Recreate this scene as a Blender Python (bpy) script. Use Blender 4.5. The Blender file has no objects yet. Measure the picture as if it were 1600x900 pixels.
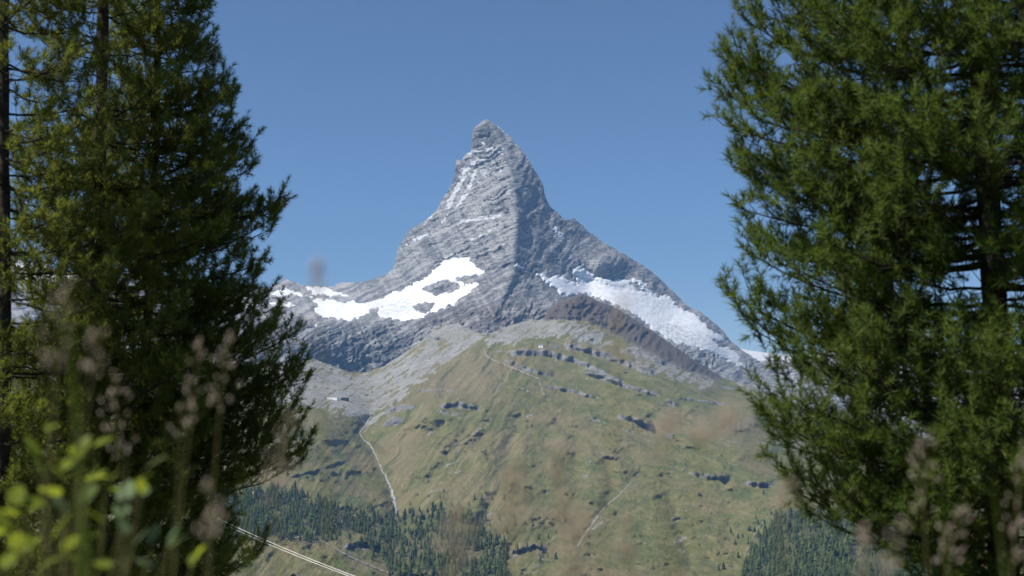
import bpy, math, random
import numpy as np
from mathutils import Vector

sc = bpy.context.scene
# ------------------------------------------------------------------ camera, sky, sun, exposure
F = 1997.0                       # focal length in pixels of the 1600 px wide photograph
PITCH = math.atan(184.0 / F)     # camera tilts up a little
cam_d = bpy.data.cameras.new('camera')
cam = bpy.data.objects.new('camera', cam_d); sc.collection.objects.link(cam)
cam.location = (0, 0, 0); cam.rotation_euler = (math.pi / 2 + PITCH, 0, 0)
cam_d.sensor_width = 36.0; cam_d.lens = F / 1600 * 36.0
cam_d.clip_start = 0.05; cam_d.clip_end = 60000
cam_d.dof.use_dof = True; cam_d.dof.focus_distance = 35.0; cam_d.dof.aperture_fstop = 3.9
sc.camera = cam

SUN_LEFT, SUN_EL = math.radians(108), math.radians(53)    # angle to the left of the view axis, elevation
S = Vector((-math.sin(SUN_LEFT) * math.cos(SUN_EL), math.cos(SUN_LEFT) * math.cos(SUN_EL), math.sin(SUN_EL)))
w = bpy.data.worlds.new('World'); sc.world = w; w.use_nodes = True
nt = w.node_tree; bg = nt.nodes['Background']
sky = nt.nodes.new('ShaderNodeTexSky'); sky.sky_type = 'NISHITA'; sky.sun_disc = False
sky.sun_elevation = SUN_EL; sky.sun_rotation = math.atan2(S.x, S.y)
sky.altitude = 2200; sky.air_density = 1.0; sky.dust_density = 0.1; sky.ozone_density = 6.0
nt.links.new(sky.outputs[0], bg.inputs[0]); bg.inputs[1].default_value = 0.074
sd = bpy.data.lights.new('sun', 'SUN'); sd.energy = 5.0; sd.angle = math.radians(0.53); sd.color = (1, 0.95, 0.88)
so = bpy.data.objects.new('sun', sd); sc.collection.objects.link(so)
so.rotation_euler = S.to_track_quat('Z', 'Y').to_euler()
vs = sc.view_settings; vs.view_transform = 'Standard'; vs.look = 'None'; vs.exposure = 0.4; vs.gamma = 1.0
sc.cycles.use_denoising = True
sc.cycles.max_bounces = 5; sc.cycles.volume_bounces = 0; sc.cycles.transparent_max_bounces = 6
HAZE = 2.8e-5

C = sc.collection
R = np.random.default_rng(7)
random.seed(7)

# ------------------------------------------------------------------ helpers
cp, sp = math.cos(PITCH), math.sin(PITCH)
def PX(u, v, Y):
    """point whose photograph pixel is (u, v) at forward distance Y metres"""
    u = np.asarray(u, float); v = np.asarray(v, float)
    a = (u - 800) / F; b = (450 - v) / F
    dy = cp - b * sp; dz = sp + b * cp
    k = np.asarray(Y, float) / dy
    return np.stack(np.broadcast_arrays(a * k, dy * k, dz * k), -1)

def perlin(x, y, seed=0):
    p = np.random.default_rng(seed).permutation(256).astype(np.int64); p = np.concatenate([p, p])
    x = np.asarray(x, float); y = np.asarray(y, float)
    xi = np.floor(x).astype(np.int64); yi = np.floor(y).astype(np.int64)
    xf = x - xi; yf = y - yi; xi &= 255; yi &= 255
    def g(ix, iy, dx, dy):
        h = p[p[ix & 255] + (iy & 255)] * (2 * math.pi / 256)
        return np.cos(h) * dx + np.sin(h) * dy
    fx = xf * xf * xf * (xf * (xf * 6 - 15) + 10); fy = yf * yf * yf * (yf * (yf * 6 - 15) + 10)
    a = g(xi, yi, xf, yf); b = g(xi + 1, yi, xf - 1, yf)
    c = g(xi, yi + 1, xf, yf - 1); d = g(xi + 1, yi + 1, xf - 1, yf - 1)
    return 1.5 * ((a * (1 - fx) + b * fx) * (1 - fy) + (c * (1 - fx) + d * fx) * fy)
def fbm(x, y, oct=5, seed=0, gain=0.5):
    s = 0; a = 1
    for i in range(oct):
        s = s + a * perlin(x * 2 ** i + 17 * i, y * 2 ** i - 9 * i, seed + i); a *= gain
    return s
def ridged(x, y, oct=5, seed=0, gain=0.55):
    s = 0; a = 1
    for i in range(oct):
        s = s + a * (1 - 2 * np.abs(perlin(x * 2 ** i + 31 * i, y * 2 ** i + 5 * i, seed + i))); a *= gain
    return s
def rot(u, v, deg):
    c, s = math.cos(math.radians(deg)), math.sin(math.radians(deg))
    return u * c + v * s, -u * s + v * c
def sstep(a, b, x):
    t = np.clip((x - a) / (b - a), 0, 1); return t * t * (3 - 2 * t)

U0, U1, V0, V1 = -500, 2100, 0, 1000          # raster window for masks, 1 px each
def blur(img, r):
    if r < 1: return img
    for _ in range(2):
        for ax in (0, 1):
            c = np.cumsum(np.concatenate([np.zeros_like(img.take([0], ax)), img], ax), ax)
            n = img.shape[ax]; i = np.arange(n)
            hi = np.minimum(i + r + 1, n); lo = np.maximum(i - r, 0)
            cnt = (hi - lo).astype(float)
            img = (c.take(hi, ax) - c.take(lo, ax)) / (cnt[:, None] if ax == 0 else cnt[None, :])
    return img
def raster(polys):
    m = np.zeros((V1 - V0, U1 - U0))
    for P in polys:
        P = np.array(P, float)
        u0, u1 = int(max(P[:, 0].min(), U0)), int(min(P[:, 0].max() + 2, U1)); v0, v1 = int(max(P[:, 1].min(), V0)), int(min(P[:, 1].max() + 2, V1))
        uu, vv = np.meshgrid(np.arange(u0, u1) + .5, np.arange(v0, v1) + .5)
        ins = np.zeros(uu.shape, bool)
        for (xa, ya), (xb, yb) in zip(P, np.roll(P, -1, 0)):
            if ya == yb: continue
            ins ^= ((ya > vv) != (yb > vv)) & (uu < (xb - xa) * (vv - ya) / (yb - ya) + xa)
        m[v0 - V0:v1 - V0, u0 - U0:u1 - U0] = np.maximum(m[v0 - V0:v1 - V0, u0 - U0:u1 - U0], ins)
    return m
def strokes(lines):
    """lines: (points, width px)"""
    m = np.zeros((V1 - V0, U1 - U0))
    for pts, wd in lines:
        for (xa, ya), (xb, yb) in zip(pts[:-1], pts[1:]):
            u0, u1 = int(min(xa, xb) - wd - 2), int(max(xa, xb) + wd + 3); v0, v1 = int(min(ya, yb) - wd - 2), int(max(ya, yb) + wd + 3)
            u0 = max(u0, U0); v0 = max(v0, V0)
            uu, vv = np.meshgrid(np.arange(u0, u1) + .5, np.arange(v0, v1) + .5)
            L = (xb - xa) ** 2 + (yb - ya) ** 2
            t = np.clip(((uu - xa) * (xb - xa) + (vv - ya) * (yb - ya)) / max(L, 1e-6), 0, 1)
            d = np.hypot(uu - xa - t * (xb - xa), vv - ya - t * (yb - ya))
            s = m[v0 - V0:v1 - V0, u0 - U0:u1 - U0]
            np.maximum(s, np.clip(wd / 2 - d + .5, 0, 1)[:s.shape[0], :s.shape[1]], out=s)
    return m
def samp(img, u, v):
    x = np.clip(u - U0 - .5, 0, img.shape[1] - 1.001); y = np.clip(v - V0 - .5, 0, img.shape[0] - 1.001)
    xi = x.astype(int); yi = y.astype(int); fx = x - xi; fy = y - yi
    return (img[yi, xi] * (1 - fx) + img[yi, xi + 1] * fx) * (1 - fy) + (img[yi + 1, xi] * (1 - fx) + img[yi + 1, xi + 1] * fx) * fy

class TPS:
    def __init__(s, pts, lam=1e-3):
        P = np.array(pts, float); s.c = P[:, :2] / 100; n = len(P)
        K = s.k(s.c, s.c) + lam * np.eye(n); Q = np.hstack([np.ones((n, 1)), s.c])
        A = np.block([[K, Q], [Q.T, np.zeros((3, 3))]])
        s.w = np.linalg.solve(A, np.concatenate([P[:, 2], np.zeros(3)]))
    def k(s, a, b):
        r2 = ((a[:, None, :] - b[None]) ** 2).sum(-1); return 0.5 * r2 * np.log(r2 + 1e-9)
    def __call__(s, u, v):
        sh = u.shape; q = np.stack([u.ravel(), v.ravel()], -1) / 100
        o = np.empty(len(q))
        for i in range(0, len(q), 50000):
            a = q[i:i + 50000]; o[i:i + 50000] = s.k(a, s.c) @ s.w[:-3] + s.w[-3] + a @ s.w[-2:]
        return o.reshape(sh)

def mesh_np(name, V, Fc, mat=None, parent=None, smooth=True, attrs=None):
    V = np.ascontiguousarray(V, np.float32).reshape(-1, 3); Fc = np.ascontiguousarray(Fc, np.int32)
    n = Fc.shape[1]
    m = bpy.data.meshes.new(name)
    m.vertices.add(len(V)); m.vertices.foreach_set('co', V.ravel())
    m.loops.add(Fc.size); m.loops.foreach_set('vertex_index', Fc.ravel())
    m.polygons.add(len(Fc)); m.polygons.foreach_set('loop_start', np.arange(len(Fc), dtype=np.int32) * n)
    m.update(calc_edges=True)
    if smooth: m.polygons.foreach_set('use_smooth', np.ones(len(Fc), bool))
    for k, a in (attrs or {}).items():
        at = m.attributes.new(k, 'FLOAT', 'POINT'); at.data.foreach_set('value', np.ascontiguousarray(a, np.float32).ravel())
    if mat: m.materials.append(mat)
    m.validate()
    o = bpy.data.objects.new(name, m); C.objects.link(o)
    if parent: o.parent = parent
    return o
def grid_faces(nr, nc):
    i = np.arange(nr * nc).reshape(nr, nc)
    return np.stack([i[:-1, :-1], i[:-1, 1:], i[1:, 1:], i[1:, :-1]], -1).reshape(-1, 4)
def tag(o, label=None, cat=None, group=None, kind=None):
    if label: o['label'] = label
    if cat: o['category'] = cat
    if group: o['group'] = group
    if kind: o['kind'] = kind
    return o
def empty(name, loc=(0, 0, 0)):
    o = bpy.data.objects.new(name, None); C.objects.link(o); o.location = loc; o.empty_display_size = .1; return o

class NB:
    """small node-material builder"""
    def __init__(s, name):
        s.m = bpy.data.materials.new(name); s.m.use_nodes = True; s.t = s.m.node_tree
        s.b = s.t.nodes['Principled BSDF']; s.out = s.t.nodes['Material Output']
        s.b.inputs['Specular IOR Level'].default_value = 0.2
    def n(s, typ, **kw):
        x = s.t.nodes.new(typ)
        for k, v in kw.items(): setattr(x, k, v)
        return x
    def set(s, sock, v):
        if isinstance(v, bpy.types.NodeSocket): s.t.links.new(v, sock)
        elif isinstance(v, (tuple, list)) and len(v) == 3 and sock.type == 'RGBA': sock.default_value = (*v, 1)
        else: sock.default_value = v
    def coord(s, which='Object', scale=(1, 1, 1), rotz=0):
        c = s.n('ShaderNodeTexCoord'); mp = s.n('ShaderNodeMapping'); s.t.links.new(c.outputs[which], mp.inputs[0])
        mp.inputs['Scale'].default_value = scale; mp.inputs['Rotation'].default_value = rotz if isinstance(rotz, tuple) else (0, 0, rotz); return mp.outputs[0]
    def noise(s, vec, scale, detail=6, rough=.6, dist=0):
        x = s.n('ShaderNodeTexNoise'); s.set(x.inputs['Vector'], vec)
        x.inputs['Scale'].default_value = scale; x.inputs['Detail'].default_value = detail; x.inputs['Roughness'].default_value = rough; x.inputs['Distortion'].default_value = dist
        return x.outputs[0]
    def attr(s, name):
        x = s.n('ShaderNodeAttribute'); x.attribute_name = name; return x.outputs['Fac']
    def ramp(s, fac, a, b):
        x = s.n('ShaderNodeMapRange'); x.interpolation_type = 'SMOOTHSTEP'; s.set(x.inputs[0], fac); s.set(x.inputs[1], a); s.set(x.inputs[2], b); return x.outputs[0]
    def math(s, op, a, b=0.0):
        x = s.n('ShaderNodeMath', operation=op); s.set(x.inputs[0], a); s.set(x.inputs[1], b); return x.outputs[0]
    def mix(s, f, a, b):
        x = s.n('ShaderNodeMix', data_type='RGBA'); s.set(x.inputs[0], f); s.set(x.inputs[6], a); s.set(x.inputs[7], b); return x.outputs[2]
    def bump(s, h, strength, dist):
        x = s.n('ShaderNodeBump'); s.set(x.inputs['Height'], h); x.inputs['Strength'].default_value = strength; x.inputs['Distance'].default_value = dist
        s.t.links.new(x.outputs[0], s.b.inputs['Normal'])
    def done(s, col, rough=.9):
        s.set(s.b.inputs['Base Color'], col); s.set(s.b.inputs['Roughness'], rough); return s.m

# ------------------------------------------------------------------ materials
def mat_rock():
    b = NB('mountain_rock'); c = b.coord()
    n1 = b.noise(c, .006, 8, .62); n2 = b.noise(b.coord(scale=(1, 1, 2.5), rotz=(.35, .3, 0)), .012, 8, .65, .6); n3 = b.noise(c, .05, 5, .7)
    st = b.noise(b.coord(scale=(.35, .35, 3.2), rotz=(.2, .42, 0)), .02, 7, .68)
    col = b.mix(b.ramp(n1, .35, .65), (.33, .325, .32), (.46, .45, .435))
    col = b.mix(b.ramp(n2, .5, .66), col, (.17, .17, .175))
    col = b.mix(b.math('MULTIPLY', b.ramp(n3, .52, .64), .7), col, (.15, .15, .16))
    col = b.mix(b.math('MULTIPLY', b.ramp(st, .5, .62), .6), col, (.56, .55, .53))
    col = b.mix(b.math('MULTIPLY', b.attr('brown'), b.ramp(n3, .2, .7)), col, (.17, .125, .095))
    col = b.mix(b.math('MULTIPLY', b.attr('dark'), .75), col, (.085, .09, .095))  # dark rock, with shade painted into headwall, cliff band and north face
    # thin snow caught on ledges
    sn = b.math('ADD', b.attr('dust'), b.math('MULTIPLY', b.math('SUBTRACT', b.noise(b.coord(scale=(.6, .6, 2.6), rotz=(.2, .5, 0)), .035, 7, .72), .5), 1.2))
    col = b.mix(b.math('MULTIPLY', b.ramp(b.attr('tone'), 0., -.8), .65), col, (.14, .14, .15)); col = b.mix(b.math('MULTIPLY', b.ramp(b.attr('tone'), 0., .8), .6), col, (.55, .54, .52))
    col = b.mix(b.ramp(sn, .4, .6), col, (.8, .81, .83))
    b.bump(b.math('ADD', n2, b.math('ADD', b.math('MULTIPLY', n3, .5), b.math('MULTIPLY', st, 1.4))), 1.0, 32)
    return b.done(col)
def mat_snow():
    b = NB('glacier_snow'); c = b.coord()
    n = b.noise(c, .02, 7, .65); cr = b.noise(b.coord(scale=(.5, 1, 3)), .03, 6, .7, .8)
    col = b.mix(b.ramp(n, .35, .7), (.86, .87, .88), (.74, .77, .81))
    col = b.mix(b.math('MULTIPLY', b.math('ADD', b.attr('dirty'), .25), b.ramp(cr, .42, .6)), col, (.4, .42, .45))
    b.bump(b.math('ADD', n, b.math('MULTIPLY', b.math('MULTIPLY', cr, 3.0), b.math('ADD', b.attr('dirty'), .15))), .6, 12)
    return b.done(col, .7)
def mat_hill():
    b = NB('alpine_meadow'); c = b.coord()
    n1 = b.noise(c, .0035, 8, .62); n2 = b.noise(c, .016, 8, .66); n3 = b.noise(c, .07, 5, .7); n4 = b.noise(b.coord(scale=(1, .35, 1), rotz=.5), .01, 7, .66); n5 = b.noise(c, .2, 4, .7)
    g = b.mix(b.ramp(n2, .38, .62), (.14, .155, .04), (.215, .2, .065))
    g = b.mix(b.ramp(n1, .42, .66), g, (.25, .2, .09))
    g = b.mix(b.math('MULTIPLY', b.ramp(n4, .52, .66), .6), g, (.105, .14, .034))
    g = b.mix(b.math('MULTIPLY', b.attr('tan'), .75), g, (.26, .2, .115))
    g = b.mix(b.math('MULTIPLY', b.ramp(n3, .52, .66), .4), g, (.065, .078, .035))
    g = b.mix(b.ramp(b.math('ADD', b.math('MULTIPLY', n3, .6), b.math('MULTIPLY', n2, .4)), .6, .66), g, (.3, .28, .25))
    g = b.mix(b.ramp(b.attr('streak'), .1, .75), g, (.28, .24, .125)); g = b.mix(b.ramp(b.attr('streak'), -.15, -.9), g, (.075, .098, .028))
    g = b.mix(b.math('MULTIPLY', b.ramp(n5, .53, .64), .5), g, (.05, .062, .03)); g = b.mix(b.math('MULTIPLY', b.ramp(n5, .44, .34), .4), g, (.24, .22, .15))
    r = b.mix(b.ramp(n2, .35, .65), (.17, .17, .165), (.33, .32, .3))
    r = b.mix(b.ramp(n3, .5, .65), r, (.1, .1, .1))
    r = b.mix(b.attr('brown'), r, b.mix(b.ramp(n3, .35, .65), (.16, .125, .1), (.085, .07, .06)))
    s = b.mix(b.ramp(n2, .35, .65), (.32, .31, .285), (.43, .415, .385))
    s = b.mix(b.ramp(n3, .5, .62), s, (.2, .195, .175)); s = b.mix(b.math('MULTIPLY', b.ramp(n5, .5, .62), .5), s, (.15, .148, .13)); s = b.mix(b.math('MULTIPLY', b.ramp(n1, .45, .6), .35), s, (.22, .21, .13))
    g = b.mix(b.math('MULTIPLY', b.attr('wood'), b.ramp(n3, .66, .4)), g, (.03, .042, .02))
    wob = b.math('MULTIPLY', b.math('SUBTRACT', n2, .5), 1.5)
    wob2 = b.math('MULTIPLY', b.math('SUBTRACT', n3, .5), 1.3)
    col = b.mix(b.ramp(b.math('ADD', b.attr('scree'), wob), .35, .65), g, s)
    col = b.mix(b.ramp(b.math('ADD', b.attr('rock'), b.math('ADD', wob, wob2)), .42, .62), col, r)
    b.bump(b.math('ADD', n2, b.math('ADD', b.math('MULTIPLY', n5, .25), b.math('MULTIPLY', n3, .6))), 1.0, 22)
    return b.done(col)
def mat_plain(name, a, c2, scale=20, rough=.85, bump=0.0, dist=.01):
    b = NB(name); n = b.noise(b.coord(), scale, 6, .65)
    if bump: b.bump(n, bump, dist)
    return b.done(b.mix(b.ramp(n, .3, .7), a, c2), rough)
def mat_leaf(name, a, c2, trans, tw=.45, scale=6, rough=.5):
    b = NB(name); n = b.noise(b.coord(), scale, 3, .6)
    col = b.mix(b.ramp(n, .35, .65), a, c2); b.done(col, rough)
    tr = b.n('ShaderNodeBsdfTranslucent'); b.set(tr.inputs[0], b.mix(b.ramp(n, .35, .65), trans, tuple(x * .7 for x in trans)))
    mx = b.n('ShaderNodeMixShader'); mx.inputs[0].default_value = tw
    b.t.links.new(b.b.outputs[0], mx.inputs[1]); b.t.links.new(tr.outputs[0], mx.inputs[2]); b.t.links.new(mx.outputs[0], b.out.inputs[0])
    return b.m
M = dict(rock=mat_rock(), snow=mat_snow(), hill=mat_hill())
M['bark'] = mat_plain('pine_bark', (.028, .023, .02), (.075, .062, .052), 14, .95, .8, .02)
M['needle'] = mat_leaf('pine_needles', (.075, .1, .026), (.15, .17, .045), (.32, .36, .05), .5, 3.0)
M['needle_r'] = mat_leaf('pine_needles_fresh', (.06, .1, .022), (.12, .165, .04), (.21, .29, .038), .42, 4.0)
_b = NB('conifer_foliage'); _oi = _b.n('ShaderNodeObjectInfo'); _n = _b.noise(_b.n('ShaderNodeNewGeometry').outputs['Position'], .05, 3, .6)
M['conifer'] = _b.done(_b.mix(_b.ramp(_b.math('ADD', _n, _b.math('MULTIPLY', _b.math('SUBTRACT', _oi.outputs['Random'], .5), .3)), .3, .7), (.026, .04, .012), (.085, .105, .026)))
M['trail'] = mat_plain('trail_gravel', (.2, .18, .14), (.33, .3, .24), .05)
M['stream'] = mat_plain('stream_water', (.13, .13, .12), (.55, .56, .56), .09, .5)
M['stem'] = mat_leaf('grass_stem', (.2, .2, .07), (.26, .22, .1), (.3, .3, .1), .35, 30)
M['seed'] = mat_leaf('grass_seed', (.5, .42, .33), (.66, .57, .46), (.68, .58, .45), .45, 60)
M['blade'] = mat_leaf('grass_blade', (.14, .19, .03), (.2, .22, .05), (.35, .42, .06), .5, 20)
M['leaf_y'] = mat_leaf('shrub_leaf', (.15, .2, .02), (.22, .26, .03), (.5, .58, .05), .5, 20)
M['leaf_g'] = mat_leaf('shrub_leaf_grey', (.1, .16, .06), (.16, .22, .11), (.25, .32, .12), .35, 20, .6)
M['white'] = mat_plain('white_render', (.74, .73, .7), (.82, .81, .79), .2)
M['greywall'] = mat_plain('stone_wall', (.2, .19, .18), (.32, .3, .28), .3)
M['darkwall'] = mat_plain('dark_timber', (.045, .04, .036), (.075, .065, .055), .3)
M['roof'] = mat_plain('slate_roof', (.13, .13, .135), (.2, .2, .2), .3)
M['glass'] = mat_plain('window_glass', (.03, .035, .04), (.05, .055, .06), .3, .15)
M['cable'] = mat_plain('steel_cable', (.5, .48, .42), (.62, .6, .54), 3, .5)
M['ground'] = mat_plain('slope_grass', (.05, .07, .02), (.12, .11, .05), .6, .9, .5, .05)

# ------------------------------------------------------------------ far ridge, mountain and its glaciers
def ucols(dense0, dense1, step, lo=-480, hi=2080, coarse=6):
    return np.concatenate([np.arange(lo, dense0, coarse), np.arange(dense0, dense1, step), np.arange(dense1, hi, coarse)]).astype(float)
def sheet(name, us, vtop, vbot, rows, depth, mat, attrs=None, back=((60, 90), (400, 500), (1500, 1500))):
    """terrain surface seen from the valley; its far side falls away behind the crest"""
    vt = vtop(us); vb = vbot(us) if callable(vbot) else np.full_like(us, vbot)
    vr = np.linspace(vt.min(), vb.max(), rows)
    U = np.repeat(us[None], rows, 0); Vv = np.minimum(np.maximum(np.repeat(vr[:, None], len(us), 1), vt[None]), vb[None])
    Y = depth(U, Vv); P = PX(U, Vv, Y)
    top = PX(us, vt, depth(us, vt)); rowsb = []
    for dy, dz in back[::-1]:
        q = top.copy(); q[:, 1] += dy; q[:, 2] -= dz; rowsb.append(q)
    rowsb.append(top); nb = len(rowsb); nc = len(us)
    Pall = np.concatenate([np.array(rowsb), P], 0)
    f = grid_faces(rows, nc); Vf = Vv.ravel()[f]
    f = f[(Vf.max(1) - Vf.min(1) > 1e-6) & ~((Vf[:, 2] <= Vf[:, 1] + 1e-9) & (Vf[:, 3] <= Vf[:, 0] + 1e-9))] + nb * nc
    f = np.concatenate([grid_faces(nb, nc), f])[:, ::-1]
    at = {k: np.concatenate([np.zeros((nb, nc)), g(U, Vv)], 0).ravel() for k, g in (attrs or {}).items()}
    used = np.unique(f); remap = np.zeros(len(Pall) * nc, int); remap[used] = np.arange(len(used))
    o = mesh_np(name, Pall.reshape(-1, 3)[used], remap[f], mat, attrs={k: x[used] for k, x in at.items()})
    return o, U, Vv, Y
def curve(pts):
    p = np.array(pts, float); return lambda u: np.interp(u, p[:, 0], p[:, 1])

SKY1 = [(-480, 380), (-200, 392), (-60, 400), (0, 398), (25, 400), (60, 412), (100, 424), (140, 420), (200, 430), (280, 446), (350, 452), (405, 452), (420, 449), (436, 441), (445, 435),
        (452, 438), (470, 445), (500, 447), (520, 447), (535, 441), (560, 441), (585, 436), (600, 430), (613, 422), (617, 410), (620, 396), (622, 385), (632, 370), (640, 358), (655, 350), (672, 338),
        (684, 325), (690, 312), (700, 300), (706, 287), (712, 268), (711, 252), (713, 249), (722, 249), (728, 240), (736, 236), (737, 214), (740, 202), (748, 194), (756, 189), (761, 185), (765, 188), (771, 193), (781, 198),
        (792, 209), (800, 218), (812, 228), (820, 240), (832, 260), (842, 277), (849, 290), (851, 305), (856, 316), (868, 331), (880, 341), (888, 344), (897, 343), (908, 350), (920, 362), (945, 380),
        (985, 403), (1010, 418), (1040, 444), (1062, 465), (1080, 482), (1095, 487), (1110, 500), (1130, 516), (1142, 533), (1160, 547), (1180, 560), (1200, 574), (1240, 596), (1300, 625), (1400, 660), (2100, 720)]
sky1 = curve(SKY1)
def top1(us):
    j = 1.6 * fbm(us / 9, us * 0 + 3.3, 4, 5) + 1.0 * perlin(us / 2.3, us * 0 + .7, 9)
    return sky1(us) + np.clip(1.3 * j, -3.2, 3.2) * np.where((us > 600) & (us < 905), 1.0, .6)
CREST = [(762, 188), (775, 212), (790, 240), (796, 262), (800, 290), (803, 310), (808, 340), (806, 365), (798, 392), (803, 410), (800, 430), (790, 450), (775, 480), (765, 510), (755, 560), (750, 700)]
crest = np.array(CREST, float)
yc = [(762, 188, 10000), (790, 240, 9790), (800, 290, 9540), (808, 340, 9260), (803, 410, 8880), (790, 450, 8660), (770, 495, 8380), (755, 560, 8050)]
TE = TPS(yc + [(740, 203, 10060), (737, 235, 10040), (711, 255, 10120), (690, 312, 10180), (640, 358, 10260), (620, 396, 10300), (613, 424, 10320), (585, 436, 10420), (520, 447, 10600), (445, 436, 10650), (300, 446, 10700),
               (100, 424, 10800), (-200, 392, 10900), (-480, 380, 11000), (740, 300, 9800), (710, 350, 9780), (680, 400, 9620), (740, 390, 9330), (650, 440, 9560), (720, 440, 9250), (600, 470, 9750), (520, 470, 9950), (450, 460, 10250),
               (680, 490, 8880), (600, 500, 9150), (520, 495, 9450), (430, 500, 9450), (560, 535, 9010), (480, 530, 8860), (640, 530, 8800), (560, 585, 8880), (480, 580, 8680), (640, 590, 8500), (600, 555, 8900), (700, 560, 8250), (300, 520, 9600), (300, 620, 8800), (0, 520, 9700), (0, 640, 8700), (-480, 520, 9800), (-480, 660, 8600), (560, 700, 8000), (755, 720, 7600)])
TN = TPS(yc + [(800, 218, 9980), (832, 260, 9880), (850, 300, 9800), (868, 331, 9800), (897, 343, 9920), (945, 380, 10050), (1010, 418, 10150), (1080, 482, 10120), (1142, 533, 10020), (1200, 574, 9950), (1400, 660, 9800), (2080, 720, 9700),
               (830, 320, 9590), (850, 370, 9450), (880, 410, 9400), (850, 430, 9080), (830, 470, 8680), (940, 410, 9640), (980, 432, 9880), (920, 440, 9560), (1000, 470, 9640), (880, 470, 8900), (960, 500, 8880), (1050, 500, 9660), (1040, 540, 8850), (1110, 540, 9380), (1150, 580, 9250), (1080, 590, 8750),
               (860, 520, 8450), (900, 570, 8200), (1000, 600, 8300), (1250, 660, 8800), (1500, 720, 8700), (2080, 800, 8500), (850, 720, 7600), (1200, 760, 8000)])
# snow and ice outlines, read off the photograph
ICE_E = [[(732, 401), (742, 415), (764, 423), (755, 430), (735, 432), (717, 434), (712, 438), (735, 443), (751, 440), (745, 450), (719, 469), (700, 482), (678, 491), (655, 500), (636, 504), (610, 499), (594, 498), (572, 494), (544, 502), (511, 497), (483, 488),
          (498, 476), (511, 466), (539, 472), (567, 472), (594, 466), (615, 456), (639, 447), (655, 438), (667, 433), (685, 416), (700, 404), (716, 402)]]
ISL = [[(657, 451), (675, 444), (694, 440), (731, 444), (718, 450), (706, 456), (675, 461)], [(645, 480), (664, 474), (682, 474), (672, 484), (655, 488)], [(580, 482), (592, 480), (588, 490), (578, 490)]]
ICE_L = [[(420, 455), (447, 450), (481, 461), (512, 470), (530, 480), (500, 478), (489, 466), (458, 463), (425, 464)], [(476, 447), (508, 449), (530, 456), (547, 461), (544, 464), (522, 463), (506, 461), (492, 461), (484, 455)],
         [(405, 470), (456, 472), (481, 483), (485, 490), (464, 483), (417, 477)], [(485, 504), (500, 504), (506, 511), (490, 510)], [(330, 466), (390, 462), (404, 484), (360, 490)], [(-480, 384), (0, 400), (60, 414), (130, 425), (180, 432), (150, 446), (60, 440), (0, 425), (-480, 420)]]
ICE_R = [[(898, 417), (910, 422), (924, 427), (930, 432), (953, 437), (982, 438), (994, 453), (1020, 463), (1030, 465), (1040, 459), (1057, 476), (1086, 491), (1107, 511), (1141, 535), (1120, 533), (1150, 550), (1160, 566), (1172, 580), (1140, 566), (1110, 550), (1069, 540), (1052, 534), (1020, 516), (1003, 500), (968, 478), (919, 460), (884, 462),
          (861, 447), (835, 424), (848, 428), (858, 437), (866, 430), (875, 436), (880, 432), (890, 440), (903, 445), (899, 430)],
         [(982, 433), (1002, 438), (1014, 450), (1026, 462), (1016, 460), (1000, 447)], [(854, 338), (864, 350), (882, 368), (875, 373), (866, 360)], [(804, 409), (812, 413), (818, 419), (808, 418)], [(839, 450), (850, 455), (856, 460), (846, 459)]]
ISL_R = [[(900, 430), (930, 441), (960, 451), (990, 454), (960, 454), (925, 445), (902, 434)], [(1100, 525), (1120, 530), (1140, 540), (1125, 541)]]
ice = np.clip(raster(ICE_E + ICE_L + ICE_R) - raster(ISL) - .8 * raster(ISL_R[1:]), 0, 1)
ice = np.clip(ice - .8 * strokes([(ISL_R[0][:4], 2)]), 0, 1)
ice_b = blur(ice, 2); ice_w = blur(ice, 5); ice_f = blur(ice, 9)
dust_m = blur(strokes([([(722, 346), (750, 342), (782, 337)], 5), ([(733, 376), (755, 367), (776, 356)], 3), ([(662, 350), (676, 335)], 3), ([(632, 382), (668, 366)], 3), ([(700, 335), (690, 350)], 2), ([(765, 189), (782, 200), (800, 216), (818, 236), (832, 262)], 5), ([(735, 240), (752, 234), (790, 232)], 4),
                       ([(718, 268), (745, 252), (770, 250)], 4), ([(730, 262), (712, 300), (700, 322)], 5), ([(742, 268), (730, 300), (712, 325)], 3), ([(758, 225), (756, 224)], 3), ([(845, 318), (849, 326)], 3)]), 1) * .7 \
    + blur(raster([[(722, 250), (790, 232), (800, 240), (790, 270), (740, 300), (700, 330), (690, 320), (712, 270)]]), 6) * .22 + blur(raster([[(640, 360), (700, 310), (800, 280), (805, 400), (640, 430), (620, 400)]]), 10) * .07
brown_m = blur(raster([[(640, 500), (720, 475), (850, 470), (860, 500), (800, 515), (660, 520)]]), 8)
dark_shade_m = blur(raster([[(560, 470), (600, 440), (640, 425), (800, 395), (840, 420), (900, 470), (870, 515), (640, 522), (560, 505)]]), 12) * .38 + blur(raster([[(738, 234), (739, 206), (760, 189), (772, 200), (786, 222), (768, 226), (748, 236)], [(712, 252), (728, 250), (732, 262), (716, 274), (706, 300), (690, 322), (700, 296)], [(470, 503), (560, 506), (645, 522), (635, 560), (560, 592), (470, 575), (380, 565), (380, 500)]]), 3) * .95 \
    + blur(raster([[(803, 240), (835, 270), (850, 320), (870, 400), (880, 430), (830, 440), (806, 400), (810, 340)]]), 6) * .35  # darker lower rock, plus painted shade on headwall, cliffs and north face
def depth1_low(U, V):
    uc = np.interp(V, crest[:, 1], crest[:, 0]) + 5 * fbm(V / 16, V * 0, 3, 77)
    k = sstep(-11, 11, U - uc)
    return TE(U, V) * (1 - k) + TN(U, V) * k
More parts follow.
